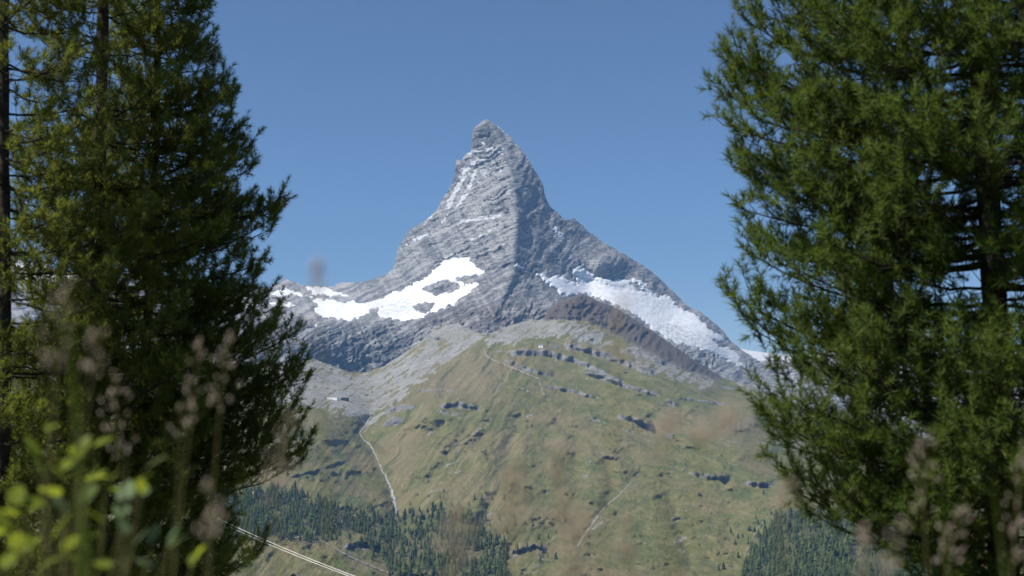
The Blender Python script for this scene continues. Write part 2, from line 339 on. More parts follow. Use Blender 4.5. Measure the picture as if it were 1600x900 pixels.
def noise1(U, V):
    w1 = 6 * fbm(U / 30, V / 30, 3, 71); w2 = 6 * fbm(U / 30, V / 30, 3, 73)
    a1, b1 = rot(U + w1, V + w2, -24); a2, b2 = rot(U + w2, V + w1, 58)
    uc = np.interp(V, crest[:, 1], crest[:, 0]); kn = sstep(-10, 14, U - uc); a3, b3 = rot(U + w1, V + w2, 118); a4, b4 = rot(U + w2, V + w1, 38)
    ne = 32 * ridged(a2 / 110, b2 / 26, 5, 11, .56) + 20 * ridged(a1 / 130, b1 / 10, 5, 23, .58) + 3 * fbm(U / 7, V / 5, 3, 41, .7)
    nn_ = 17 * ridged(a3 / 110, b3 / 30, 5, 13, .52) + 7 * ridged(a4 / 90, b4 / 14, 5, 29, .6) + 4 * fbm(U / 6, V / 6, 4, 43, .7)
    n = ne * (1 - kn) + nn_ * kn
    fl = sstep(462, 485, V) * (1 - sstep(560, 600, V))
    n = n + fl * (24 * ridged(U / 15 + .4 * V / 15 + w1 / 9, V / 45, 4, 51, .6)) - 14
    return -n * (.3 + .7 * sstep(0, 26, np.abs(U - uc) + 8)) * (.35 + .65 * sstep(0, 10, V - sky1(U)))
def ragged(U, V): return U + 4.5 * fbm(U / 11, V / 7, 4, 81, .65), V + 2.6 * fbm(U / 9, V / 6, 4, 83, .65)
def depth1(U, V):
    m = samp(ice_w, *ragged(U, V))
    return depth1_low(U, V) + noise1(U, V) * (1 - .8 * m)
def tonef(U, V):
    a, b = rot(U + 8 * fbm(U / 40, V / 40, 3, 91), V, -26); c, d = rot(U, V, 60)
    return 1.1 * fbm(a / 120, b / 5, 5, 93, .65) + .7 * fbm(c / 80, d / 8, 5, 95, .62)
def dustf(U, V):
    a, b = rot(U + 5 * fbm(U / 20, V / 20, 3, 85), V, -28); c, d = rot(U, V, 58); uc = np.interp(V, crest[:, 1], crest[:, 0])
    e = sstep(2, -6, U - uc) * sstep(455, 400, V)
    st = fbm(a / 22, b / 2.6, 3, 87, .6) * .30 + fbm(c / 26, d / 3.5, 3, 89, .6) * .26
    return .34 * samp(ice_f, U, V) + samp(dust_m, U + 2.5 * fbm(U / 6, V / 4, 3, 86), V + 2 * fbm(U / 5, V / 4, 3, 88)) + e * (st + .1) + (1 - e) * (.16 * st - .12) * sstep(480, 440, V)
us1 = ucols(396, 1216, 1.4, coarse=9)
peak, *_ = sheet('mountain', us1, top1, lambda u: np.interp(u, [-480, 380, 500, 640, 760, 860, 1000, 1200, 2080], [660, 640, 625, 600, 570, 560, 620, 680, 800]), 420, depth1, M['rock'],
                 dict(dust=dustf, tone=tonef, brown=lambda u, v: samp(brown_m, u, v), dark=lambda u, v: samp(dark_shade_m, u, v)))
tag(peak, 'steep grey pyramid shaped rock mountain with a bent summit', kind='structure')

def ice_sheet(name, polys, label, dirty=None, step=1.5):
    P = np.concatenate([np.array(p, float) for p in polys]); u0, v0 = P.min(0) - 12; u1, v1 = P.max(0) + 12
    us = np.arange(max(u0, -470), u1, step); vs_ = np.arange(v0, v1, step)
    U, V = np.meshgrid(us, vs_); V = np.maximum(V, sky1(U) + .8)
    m = samp(ice_b, *ragged(U, V))
    mine = samp(blur(raster(polys), 6), U, V)
    soft = 4.5 * fbm(U / 18, V / 8, 5, 61, .6)
    dm = samp(dirty, U, V) if dirty is not None else U * 0
    soft = soft + dm * 4 * ridged(U / 10, V / 5, 3, 66)
    Y = depth1_low(U, V) + noise1(U, V) * .12 - soft - (m - .3) * 46
    ok = (m > .12) & (mine > .02)
    f = grid_faces(*U.shape)[:, ::-1]; keep = ok.ravel()[f].any(1); f = f[keep]
    used = np.unique(f); remap = np.zeros(U.size, int); remap[used] = np.arange(len(used))
    o = mesh_np(name, PX(U, V, Y).reshape(-1, 3)[used], remap[f], M['snow'], attrs=dict(dirty=dm.ravel()[used]))
    return tag(o, label, kind='structure')
dirty_m = .7 * blur(raster([[(1010, 505), (1060, 505), (1100, 525), (1150, 555), (1175, 582), (1110, 555), (1050, 538)], [(560, 476), (640, 462), (655, 490), (600, 497)]]), 6)
ice_sheet('glacier', ICE_E, 'white glacier below the left face of the rock pyramid', dirty_m)
ice_sheet('glacier', ICE_R, 'white glacier sweeping down right of the rock pyramid', dirty_m)
ice_sheet('snowfield', ICE_L, 'patchy snowfields along the low ridge left of the pyramid')

us0 = np.arange(1040, 2090, 4.0)
far, U, V, Y = sheet('far_ridge', us0, lambda u: np.interp(u, [1040, 1160, 1190, 1230, 1300, 1400, 1600, 2090], [540, 546, 550, 554, 551, 560, 548, 520]) + .8 * fbm(u / 30, u * 0, 3, 3), 760, 70,
                     lambda U, V: 13200 - (V - 545) * 16 - 60 * ridged(U / 40, V / 25, 5, 90) * sstep(560, 575, V), M['rock'],
                     dict(dust=lambda u, v: 1.6 * (1 - sstep(556, 566, v + 5 * fbm(u / 12, v / 30, 3, 8))) + .25, brown=lambda u, v: u * 0, dark=lambda u, v: u * 0, tone=tonef))
tag(far, 'distant snow capped ridge right of the mountain', kind='structure')

# ------------------------------------------------------------------ the near side of the valley: meadow hill, crag, moraine, gully
TOP2 = [(-480, 640), (0, 620), (200, 605), (300, 592), (400, 576), (450, 566), (490, 561), (515, 570), (545, 581), (570, 582), (600, 572), (625, 556), (650, 540), (672, 520), (692, 508), (715, 506), (740, 517), (760, 524), (790, 511), (815, 503), (840, 500), (851, 496), (857, 481), (870, 473), (885, 466), (897, 463),
        (908, 458), (920, 463), (935, 470), (950, 476), (968, 484), (985, 495), (1010, 511), (1040, 531), (1065, 549), (1100, 572), (1130, 590), (1150, 596), (1180, 604), (1230, 630), (1300, 655), (1450, 700), (2080, 780)]
top2c = curve(TOP2)
def top2(us): return top2c(us) + np.clip(1.3 * fbm(us / 7, us * 0 + 2, 4, 15), -2.2, 2.2) * np.where((us > 840) & (us < 1140), 1.2, .4)
T2 = TPS([(-480, 640, 7600), (0, 620, 7600), (300, 592, 7700), (400, 576, 7700), (490, 561, 7900), (560, 582, 7900), (625, 556, 7900), (692, 508, 8000), (760, 524, 7500), (840, 500, 7700), (857, 481, 7750), (908, 458, 7850), (968, 484, 7800), (1040, 531, 7650), (1130, 590, 7450), (1230, 630, 7200), (1450, 700, 6800), (2080, 780, 6000),
          (905, 500, 7560), (960, 530, 7350), (846, 540, 7050), (900, 545, 7050), (760, 550, 7050), (700, 560, 7250), (620, 610, 6800), (540, 622, 6500), (515, 624, 6450), (440, 630, 6150), (1020, 580, 6650), (1100, 610, 6600), (1180, 640, 6300), (300, 660, 5700), (0, 680, 5600), (-480, 720, 5400),
          (760, 600, 6250), (680, 625, 5950), (640, 640, 5900), (850, 625, 6050), (950, 640, 5900), (1050, 680, 5550), (1180, 700, 5450), (700, 700, 5250), (850, 700, 5300), (950, 740, 4950), (1100, 760, 4800), (800, 780, 4500), (900, 850, 4000), (1050, 850, 4050), (1200, 790, 4450), (1160, 890, 3750),
          (575, 655, 6200), (568, 685, 5800), (592, 730, 5300), (612, 775, 4800), (620, 805, 4550), (640, 860, 3900), (640, 930, 3300), (500, 680, 5300), (450, 720, 4800), (520, 760, 4600), (560, 790, 4450), (400, 800, 3950), (480, 850, 3600), (560, 890, 3350), (330, 850, 3450), (200, 780, 4000), (0, 800, 3700), (-480, 850, 3500),
          (700, 740, 4900), (680, 800, 4350), (740, 870, 3800), (1300, 830, 3700), (1400, 890, 3200), (1300, 900, 3200), (1500, 780, 4600), (1700, 850, 3800), (2080, 900, 3400), (800, 960, 3100), (1100, 960, 3100), (400, 960, 2700), (-400, 960, 2700), (1400, 960, 2800), (2000, 970, 2900)], .02)
LEDGES = [([(799, 548), (850, 546), (901, 560), (928, 572), (955, 587), (970, 593)], 9), ([(886, 537), (916, 543), (952, 555), (988, 566), (1018, 579)], 9), ([(910, 578), (940, 587), (970, 599), (1030, 614)], 6), ([(790, 560), (826, 575), (862, 584)], 6), ([(967, 647), (994, 653), (1018, 665)], 7),
          ([(970, 545), (997, 548), (1039, 566)], 6), ([(1042, 623), (1057, 632)], 5), ([(919, 647), (946, 659)], 4), ([(934, 710), (964, 716)], 4), ([(1081, 737), (1110, 743), (1138, 744)], 7), ([(1168, 752), (1204, 755)], 6), ([(690, 632), (716, 628), (745, 636)], 6), ([(604, 640), (630, 632), (645, 634)], 6), ([(600, 660), (625, 655)], 7),
          ([(455, 744), (500, 732), (545, 716)], 3), ([(850, 600), (905, 612), (940, 622)], 4), ([(1060, 620), (1130, 630)], 4), ([(480, 578), (520, 596)], 4), ([(640, 522), (690, 528)], 4), ([(800, 860), (840, 850), (850, 858)], 6), ([(540, 850), (570, 845), (590, 858)], 7), ([(1120, 600), (1150, 606)], 4), ([(650, 610), (690, 606), (720, 612)], 3), ([(1130, 560), (1180, 590)], 3)]
def ledge_off(U, V):
    off = np.zeros_like(U)
    for pts, h in LEDGES:
        p = np.array(pts, float); vl = np.interp(U, p[:, 0], p[:, 1]) + 2.2 * fbm(U / 9, U * 0 + h, 3, 33)
        e = sstep(p[0, 0] - 6, p[0, 0] + 6, U) * (1 - sstep(p[-1, 0] - 6, p[-1, 0] + 6, U)) * (.85 + .5 * np.clip(perlin(U / 13, U * 0 + h, 44) + .4, 0, 1))
        d = V - vl
        off -= e * 12 * h * np.where(d < 0, np.clip(1 + d / (1.6 * h), 0, 1), np.clip(1 - d / h, 0, 1))
    return off
STREAM = [(580, 646), (577, 656), (570, 668), (562, 676), (566, 686), (578, 695), (584, 706), (590, 718), (594, 730), (603, 746), (610, 762), (615, 778), (617, 790), (620, 806)]
stp = np.array(STREAM, float)
GULLIES = [([(748, 640), (700, 712), (655, 775), (640, 800)], 10, 32), ([(770, 650), (735, 720), (690, 790)], 9, 26), ([(812, 640), (790, 730), (760, 800), (735, 850)], 12, 55), ([(1005, 730), (965, 776), (930, 812), (900, 858)], 9, 26), ([(925, 690), (950, 720), (958, 765), (940, 800)], 10, 60),
           ([(1040, 760), (1062, 820), (1080, 890)], 10, 45), ([(870, 640), (905, 700), (900, 760)], 14, 50), ([(690, 575), (650, 605), (615, 640)], 8, -60), ([(1000, 660), (1075, 700), (1190, 730)], 10, 40), ([(520, 660), (545, 690), (560, 712)], 8, 45), ([(470, 640), (500, 700), (530, 730)], 9, 45)]
def gully_off(U, V):
    off = np.zeros_like(U)
    for pts, wd, am in GULLIES:
        p = np.array(pts, float); uc = np.interp(V, p[:, 1], p[:, 0]) + 4 * fbm(V / 14, V * 0 + wd, 3, 211)
        off += am * np.exp(-((U - uc) / wd) ** 2) * sstep(p[0, 1] - 8, p[0, 1] + 20, V) * (1 - sstep(p[-1, 1] - 20, p[-1, 1] + 12, V))
    return off
def depth2(U, V):
    n = 46 * fbm(U / 70, V / 36, 3, 101) + (16 * ridged(U / 40, V / 16, 4, 111, .5) + 9 * fbm(U / 8, V / 4.5, 4, 121, .65)) * (.25 + 1.1 * sstep(-.15, .6, fbm(U / 55, V / 26, 3, 125)))
    a, b = rot(U, V, 50)
    a, b = rot(U, V, -52); n = n + 9 * ridged(a / 90, b / 20, 5, 131, .6) * sstep(600, 680, V) * (1 - .6 * sstep(850, 1000, U))
    cr = samp(crag_b, U, V); n = n + cr * (34 * ridged(U / 17 + V / 40, V / 22, 5, 141) + 12 * fbm(U / 5, V / 5, 3, 151))
    uc = np.interp(V, stp[:, 1], stp[:, 0]); gl = np.exp(-((U - uc) / 13) ** 2) * sstep(636, 660, V) * (1 - sstep(830, 880, V))
    return T2(U, V) - n * (.3 + .7 * sstep(0, 8, V - top2c(U))) + ledge_off(U, V) + gully_off(U, V) + 110 * gl
CRAG = [(846, 503), (853, 482), (870, 472), (908, 456), (968, 482), (1040, 529), (1135, 590), (1120, 594), (1060, 572), (1010, 548), (975, 532), (940, 512), (900, 497), (870, 500)]
crag_b = blur(raster([CRAG]), 3)
rock_m = crag_b * 1.0 + blur(strokes([([(x, y + h * .5) for x, y in p], h * 1.05) for p, h in LEDGES]), 1) * .8 + blur(raster([[(600, 632), (645, 628), (640, 670), (610, 672)], [(690, 628), (748, 632), (740, 660), (700, 660)], [(800, 855), (860, 850), (850, 900), (795, 900)], [(530, 850), (600, 850), (590, 900), (480, 900)], [(330, 780), (420, 790), (440, 850), (330, 850)]]), 8) * .33 \
    + blur(raster([[(1000, 540), (1130, 600), (1080, 600), (980, 560)], [(660, 512), (760, 530), (700, 545)]]), 6) * .25
scree_m = blur(raster([[(640, 542), (675, 512), (715, 500), (765, 524), (735, 545), (690, 570), (650, 600), (610, 635), (575, 640), (540, 610), (500, 600), (440, 610), (400, 590), (440, 560), (490, 555), (560, 590), (600, 575)], [(760, 525), (810, 500), (850, 495), (900, 500), (960, 530), (940, 545), (880, 525), (820, 530), (770, 545)],
                       [(960, 530), (1060, 575), (1130, 600), (1100, 606), (1010, 575)], [(400, 590), (480, 575), (560, 588), (640, 560), (690, 560), (650, 605), (606, 632), (590, 660), (560, 655), (520, 640), (470, 635), (420, 625)], [(1130, 590), (1200, 600), (1220, 625), (1160, 606)]]), 7) * .95 + blur(raster([[(560, 640), (600, 640), (590, 690), (560, 685)], [(990, 740), (1010, 740), (920, 860), (890, 860)], [(1040, 800), (1075, 800), (1090, 880), (1060, 880)], [(740, 660), (780, 640), (690, 780), (650, 780)]]), 6) * .35
tan_m = blur(raster([[(610, 620), (700, 570), (760, 545), (790, 580), (760, 620), (690, 625)], [(1080, 660), (1160, 650), (1190, 670), (1100, 685)], [(600, 700), (660, 660), (640, 760), (620, 780)]]), 14)
brown2 = crag_b
WOODS = dict(right=[(1158, 905), (1178, 850), (1215, 798), (1255, 800), (1300, 806), (1430, 800), (1470, 900), (1460, 930), (1160, 930)],
             left=[(330, 762), (400, 770), (450, 765), (500, 785), (560, 808), (600, 806), (560, 832), (500, 846), (420, 842), (330, 840)],
             gully=[(560, 815), (600, 806), (640, 800), (690, 795), (730, 800), (770, 830), (800, 880), (790, 930), (620, 930), (600, 880), (560, 850)],
             shelf=[(420, 660), (470, 655), (500, 690), (490, 725), (430, 720)])
wood_m = blur(raster([WOODS['right'], WOODS['left']]), 3) * .9 + blur(raster([WOODS['gully']]), 5) * .6 + blur(raster([WOODS['shelf']]), 8) * .4
def rockf(U, V):
    k = sstep(780, 960, U); a, b = rot(U, V, -50); c, d = rot(U, V, 18)
    p = (1 - k) * fbm(a / 30, b / 9, 4, 221, .62) + k * fbm(c / 34, d / 6, 4, 223, .62)
    big = sstep(.1, .6, fbm(U / 80, V / 40, 3, 225) + .25 * sstep(640, 560, V) - .2 * sstep(760, 860, V))
    return samp(rock_m, U + 3 * fbm(U / 8, V / 6, 3, 227), V + 2 * fbm(U / 7, V / 5, 3, 229)) + .55 * big * sstep(.15, .6, p)
def screef(U, V):
    a, b = rot(U, V, -35); m = samp(scree_m, U + 8 * fbm(U / 20, V / 12, 3, 191), V + 6 * fbm(U / 18, V / 12, 3, 193))
    return m * (.98 + .95 * fbm(a / 34, b / 6, 4, 195, .65) + .35 * fbm(U / 5, V / 3.5, 3, 197)) - .05
def streak(U, V):
    w_ = 5 * fbm(U / 60, V / 40, 3, 161); a, b = rot(U + w_, V + w_ * .5, -52); c, d = rot(U + w_, V + w_ * .4, 17); k = sstep(780, 960, U)
    return (1 - k) * fbm(a / 80, b / 5, 5, 171, .68) * .8 + k * fbm(c / 40, d / 5, 5, 181, .68) * .6
us2 = ucols(380, 1440, 1.9, coarse=9)
VB = 965
hill, U2, V2, Y2 = sheet('hillside', us2, top2, VB, 270, depth2, M['hill'], dict(rock=rockf, scree=screef, tan=lambda u, v: samp(tan_m, u, v), brown=lambda u, v: samp(brown2, u, v), streak=streak, wood=lambda u, v: samp(wood_m, u + 16 * fbm(u / 18, v / 18, 3, 5), v + 13 * fbm(u / 15, v / 15, 2, 6))), back=((120, 60), (500, 300)))
tag(hill, 'broad green and tan alpine hillside below the rocky mountain', kind='structure')
def on_hill(u, v):
    """terrain point under a pixel"""
    u = np.asarray(u, float); v = np.asarray(v, float)
    return PX(u, v, depth2(np.atleast_1d(u), np.atleast_1d(v)).reshape(u.shape))

# the slope the photographer stands on, dropping to the valley floor
def ground_z(x, y):
    z = np.interp(y, [-400, -30, -2, 0, 1.6, 2.6, 60, 400, 1200, 2000, 2700, 3300], [60, 6, -.62, -.7, -.74, -1.2, -30, -215, -430, -440, -448, -470])
    amp = np.clip(np.abs(y) / 40, .02, 1)
    return z + amp * 1.6 * fbm(x / 30, y / 30, 3, 201) + .03 * fbm(x * 1.7, y * 1.7, 3, 205)
def sym(n, far, p): t = np.linspace(-1, 1, n); return np.sign(t) * np.abs(t) ** p * far
gx = sym(101, 3200, 4.0); gy = np.concatenate([-np.linspace(1, .02, 40) ** 3 * 400, np.linspace(0.01, 1, 130) ** 3.5 * 3300])
GX, GY = np.meshgrid(gx, gy)
gr = mesh_np('ground', np.stack([GX, GY, ground_z(GX, GY)], -1).reshape(-1, 3), grid_faces(*GX.shape), M['ground'])
tag(gr, 'grassy slope falling away below the viewpoint', kind='structure')

# ------------------------------------------------------------------ stream, trails
def ribbon(name, pts, widths, label, mat, lift=2.0, jit=.8):
    p = np.array(pts, float); L = np.concatenate([[0], np.cumsum(np.hypot(*np.diff(p, axis=0).T))])
    s = np.arange(0, L[-1], 1.2); u = np.interp(s, L, p[:, 0]); v = np.interp(s, L, p[:, 1]); wd = np.interp(s / L[-1], np.linspace(0, 1, len(widths)), widths)
    u = u + jit * fbm(s / 8, s * 0, 3, 301); v = v + .5 * jit * fbm(s / 8, s * 0 + 5, 3, 302)
    gu, gv = np.gradient(u), np.gradient(v); gn = np.hypot(gu, gv) + 1e-9
    wm = wd * .5 * np.clip(1 + .9 * fbm(s / 5, s * 0, 3, 303), .3, 2.0)
    rows = [on_hill(u - gv / gn * wm * k, v + gu / gn * wm * k) * (1 - 7e-4) + np.array([0, 0, lift * .5]) for k in (-1, -.5, 0, .5, 1)]
    V = np.stack(rows, 0)
    o = mesh_np(name, V.reshape(-1, 3), grid_faces(5, len(s)), mat)
    return tag(o, label, kind='structure')
ribbon('stream', STREAM, [.8, 1.4, 1.6, 1.0, 2.2, 4.0, 3.2], 'pale mountain stream running down the gully', M['stream'], 3.0, 1.6)
ribbon('hiking_trail', [(756, 546), (760, 556), (772, 564), (790, 571), (806, 577), (822, 584), (841, 592), (845, 602), (847, 612), (854, 622), (856, 628)], [1.6, 1.8, 1.5], 'pale hiking trail down the crest of the meadow hill', M['trail'], 2.5, 1.6)
ribbon('hiking_trail', [(812, 606), (822, 610), (833, 618)], [1.5, 1.2], 'short pale trail branch on the meadow hill', M['trail'], 2.5)
ribbon('dirt_track', [(1000, 738), (985, 755), (966, 775), (948, 790), (936, 803), (925, 820), (912, 838), (902, 856)], [.8, 1.6, 3, 2], 'sandy eroded track down the middle of the hillside', M['trail'], 2.0, 1.2)
ribbon('valley_road', [(455, 842), (480, 837), (505, 826), (528, 818), (548, 808), (575, 803)], [1.5, 1.5, 2.5, 1.5], 'pale gravel road between the trees in the valley', M['trail'], 3.0)
ribbon('valley_road', [(500, 845), (520, 855), (545, 870), (580, 885), (610, 897)], [1.2, 1.8, 2.2], 'gravel road curving along the bottom of the valley', M['trail'], 3.0)
ribbon('forest_track', [(1213, 792), (1200, 808), (1186, 824), (1176, 842), (1164, 866), (1160, 896)], [.9, 1.1, 1.4], 'pale track along the edge of the right hand wood', M['trail'], 3.0)
ribbon('farm_track', [(375, 768), (395, 770), (420, 772)], [3, 3], 'pale track above the valley wood beside the pine', M['trail'], 3.0)

# ------------------------------------------------------------------ mountain buildings
def bm_box(V, Fs, x0, x1, y0, y1, z0, z1):
    i = len(V); V += [(x0, y0, z0), (x1, y0, z0), (x1, y1, z0), (x0, y1, z0), (x0, y0, z1), (x1, y0, z1), (x1, y1, z1), (x0, y1, z1)]
    Fs += [(i, i + 3, i + 2, i + 1), (i + 4, i + 5, i + 6, i + 7), (i, i + 1, i + 5, i + 4), (i + 1, i + 2, i + 6, i + 5), (i + 2, i + 3, i + 7, i + 6), (i + 3, i, i + 4, i + 7)]
def py_mesh(name, V, Fs, mat, parent=None):
    m = bpy.data.meshes.new(name); m.from_pydata(V, [], Fs); m.materials.append(mat); o = bpy.data.objects.new(name, m); C.objects.link(o); o.parent = parent; return o
def house(name, u, v, wd, dp, ht, roofh, wall, label, cat, rz=0., nwin=3, floors=1, group=None):
    """base sits on the terrain under pixel (u, v); sizes in metres"""
    p = on_hill(u, v); e = empty(name, tuple(p - np.array([0, 0, 1.0]))); e.rotation_euler.z = rz
    V, Fs = [], []; bm_box(V, Fs, -wd / 2, wd / 2, -dp / 2, dp / 2, -4, ht); py_mesh('wall', V, Fs, M[wall], e)
    o = .5
    if roofh > 0:
        V = [(-wd / 2 - o, -dp / 2 - o, ht - .3), (wd / 2 + o, -dp / 2 - o, ht - .3), (wd / 2 + o, 0, ht + roofh), (-wd / 2 - o, 0, ht + roofh), (-wd / 2 - o, dp / 2 + o, ht - .3), (wd / 2 + o, dp / 2 + o, ht - .3)]
        V += [(x, y, z + .35) for x, y, z in V]
        Fs = [(0, 3, 2, 1), (3, 4, 5, 2), (6, 7, 8, 9), (9, 8, 11, 10), (0, 1, 7, 6), (5, 4, 10, 11), (0, 6, 9, 3), (3, 9, 10, 4), (1, 2, 8, 7), (2, 5, 11, 8)]
        py_mesh('roof', V, Fs, M['roof'], e)
        g = [(-wd / 2 + .01, -dp / 2, ht - .3), (-wd / 2 + .01, dp / 2, ht - .3), (-wd / 2 + .01, 0, ht + roofh)]; g2 = [(wd / 2 - .01, y, z) for _, y, z in g]
        py_mesh('gable', g, [(0, 2, 1)], M[wall], e); py_mesh('gable', g2, [(0, 1, 2)], M[wall], e)
    else:
        V, Fs = [], []; bm_box(V, Fs, -wd / 2 - o, wd / 2 + o, -dp / 2 - o, dp / 2 + o, ht, ht + .6); py_mesh('roof', V, Fs, M['roof'], e)
    for f in range(floors):
        for k in range(nwin):
            x = -wd / 2 + wd * (k + .5) / nwin; z = ht * (f + .45) / floors; s = min(wd / nwin * .3, 1.0)
            V, Fs = [], []; bm_box(V, Fs, x - s, x + s, -dp / 2 - .06, -dp / 2 + .1, z - .8, z + .9); py_mesh('window', V, Fs, M['glass'], e)
    return tag(e, label, cat, group)
house('long_building', 520, 624, 66, 12, 11, 0, 'white', 'long low white building on the valley shelf', 'building', -.55, 8)
house('dark_building', 539, 626, 40, 16, 15, 5, 'darkwall', 'dark building adjoining the long white one', 'building', .1, 5, 2)
house('mountain_hotel', 846, 543, 30, 14, 12, 6, 'white', 'white mountain hotel on the shoulder below the crag', 'hotel', -.6, 5, 3)
house('lodge', 866, 543, 46, 12, 8, 4, 'greywall', 'long grey lodge beside the white hotel', 'lodge', -.4, 7, 1)
house('stone_barn', 1045, 684, 42, 15, 12, 6, 'greywall', 'stone barn alone on the right hand meadow', 'barn', -.5, 5, 1)
house('alpine_hut', 1093, 774, 13, 10, 6, 6, 'darkwall', 'small dark hut with steep roof on the lower meadow', 'hut', 1.2, 2, 1)
house('alpine_hut', 978, 583, 16, 10, 6, 4, 'darkwall', 'tiny dark hut below the rocky ridge', 'hut', .3, 2, 1)

# ------------------------------------------------------------------ far conifers
def conifer_mesh(seed):
    r = np.random.default_rng(seed); V, Fs = [], []
    n = 9; tiers = 8
    for t in range(tiers):
        z0 = .1 + .86 * t / tiers; z1 = min(z0 + .27, 1.0); rad = (.24 * (1 - t / tiers) ** .85 + .018) * r.uniform(.85, 1.15)
        i = len(V); V.append((r.normal(0, .006), r.normal(0, .006), z1))
        for k in range(n):
            a = 2 * math.pi * (k + r.uniform(-.25, .25)) / n; rr = rad * r.uniform(.6, 1.25); V.append((rr * math.cos(a), rr * math.sin(a), z0 + r.uniform(-.03, .03)))
        for k in range(n): Fs.append((i, i + 1 + k, i + 1 + (k + 1) % n))
    return np.array(V), np.array(Fs)
CV = [conifer_mesh(s) for s in range(5)]
cmesh = []
for k, (v, f) in enumerate(CV):
    o = mesh_np('crown', v, f, M['conifer'], smooth=False); cmesh.append(o.data); bpy.data.objects.remove(o)
tv = [(.016 * math.cos(a), .016 * math.sin(a), z) for z in (-.04, .3) for a in (0, 1.257, 2.513, 3.77, 5.027)]
o = py_mesh('trunk', tv, [(k, (k + 1) % 5, 5 + (k + 1) % 5, 5 + k) for k in range(5)], M['bark']); tmesh = o.data; bpy.data.objects.remove(o)
def scatter(poly, n, mind, seed):
    r = np.random.default_rng(seed); P = np.array(poly, float); m = raster([poly]); lo, hi = P.min(0), P.max(0)
    Q = r.uniform(lo, hi, (n * 12, 2)); g = fbm(Q[:, 0] / 26, Q[:, 1] / 13, 3, seed + 7)
    Q = Q[(samp(m, Q[:, 0] + 16 * fbm(Q[:, 0] / 18, Q[:, 1] / 18, 3, 5), Q[:, 1] + 13 * fbm(Q[:, 0] / 15, Q[:, 1] / 15, 2, 6)) > .5) & (g > -.22 + r.normal(0, .12, len(Q)))]
    out = np.empty((0, 2))
    for q in Q:
        if len(out) >= n: break
        if len(out) and (np.hypot(out[:, 0] - q[0], (out[:, 1] - q[1]) * 1.2) < mind).any(): continue
        out = np.vstack([out, q])
    return out
ZONES = [('right wood', WOODS['right'], 1100, 3.4, 'dark conifer in the wood below the right hand pine', 30),
         ('left wood', WOODS['left'], 650, 3.6, 'dark conifer in the valley wood beside the left hand pine', 27),
         ('gully wood', WOODS['gully'], 420, 4.3, 'dark conifer in the loose wood at the foot of the gully', 31),
         ('shelf wood', WOODS['shelf'], 50, 5, 'dark conifer on the shaded slope above the valley wood', 13)]
ZONES += [('meadow edge', [(630, 780), (740, 765), (860, 790), (880, 880), (800, 900), (770, 830), (690, 785)], 34, 11, 'scattered small conifer on the open slope above the gully wood', 20), ('right fringe', [(1100, 905), (1150, 830), (1205, 785), (1215, 798), (1160, 905)], 22, 7, 'scattered conifer along the left edge of the right hand wood', 20)]
allt = []
for zi, (zn, poly, n, md, lab, hm) in enumerate(ZONES):
    for q in scatter(poly, n, md, 400 + zi): allt.append((q, zi, hm * R.uniform(.4, 1.25)))
LONE = [((1087, 741), 'small conifer at the left end of the meadow rock band', 15), ((1098, 742), 'middle conifer above the dark hut on the meadow rock band', 12), ((1117, 744), 'taller conifer at the middle of the meadow rock band', 17), ((1135, 743), 'conifer at the right end of the meadow rock band', 13),
        ((1176, 760), 'broad conifer by the meadow beside the right hand pine', 19), ((1189, 757), 'slim conifer between two others beside the right hand pine', 14), ((1198, 756), 'conifer almost touching the right hand pine', 15), ((1193, 772), 'conifer standing lowest of those beside the right hand pine', 17),
        ((641, 790), 'lone conifer on the bank right of the stream', 18), ((677, 795), 'tall conifer rising above the gully wood', 26), ((610, 788), 'conifer beside the lower stream', 20), ((1068, 738), 'small low conifer left of the meadow rock band', 9)]
PT = on_hill(np.array([a[0][0] for a in allt]), np.array([a[0][1] for a in allt]))
cand = sorted(range(len(allt)), key=lambda i: -(allt[i][2] / PT[i, 1] * (1.0 if (allt[i][0][0] > 400 and allt[i][0][0] < 1340 and allt[i][0][1] < 905) else .4)))
single = set(cand[:286])
def place_conifer(p, h, label, group, k):
    e = empty('conifer', tuple(p)); e.rotation_euler.z = R.uniform(0, 6.28); wv = R.uniform(.8, 1.25)
    e.scale = (h * wv, h * wv, h)
    for nm, md in (('trunk', tmesh), ('crown', cmesh[k % 5])):
        c = bpy.data.objects.new(nm, md); C.objects.link(c); c.parent = e
    return tag(e, label, 'tree', group)
VS, FS, off = [], [], 0
for i, (q, zi, h) in enumerate(allt):
    p = PT[i]
    if i in single: place_conifer(p, h, ZONES[zi][4], 'conifers of the ' + ZONES[zi][0], i)
    else:
        v, f = CV[i % 5]; a = R.uniform(0, 6.28); wv = R.uniform(.8, 1.25); ca, sa = math.cos(a) * h * wv, math.sin(a) * h * wv
        VS.append(np.stack([v[:, 0] * ca - v[:, 1] * sa, v[:, 0] * sa + v[:, 1] * ca, v[:, 2] * h], -1) + p); FS.append(f + off); off += len(v)
o = mesh_np('conifer_forest', np.concatenate(VS), np.concatenate(FS), M['conifer'], smooth=False)
tag(o, 'far dark conifer woods on the lower valley slopes', 'forest', kind='stuff')
for k, (q, lab, h) in enumerate(LONE): place_conifer(on_hill(*q), h, lab, 'single conifers on the meadow', k)

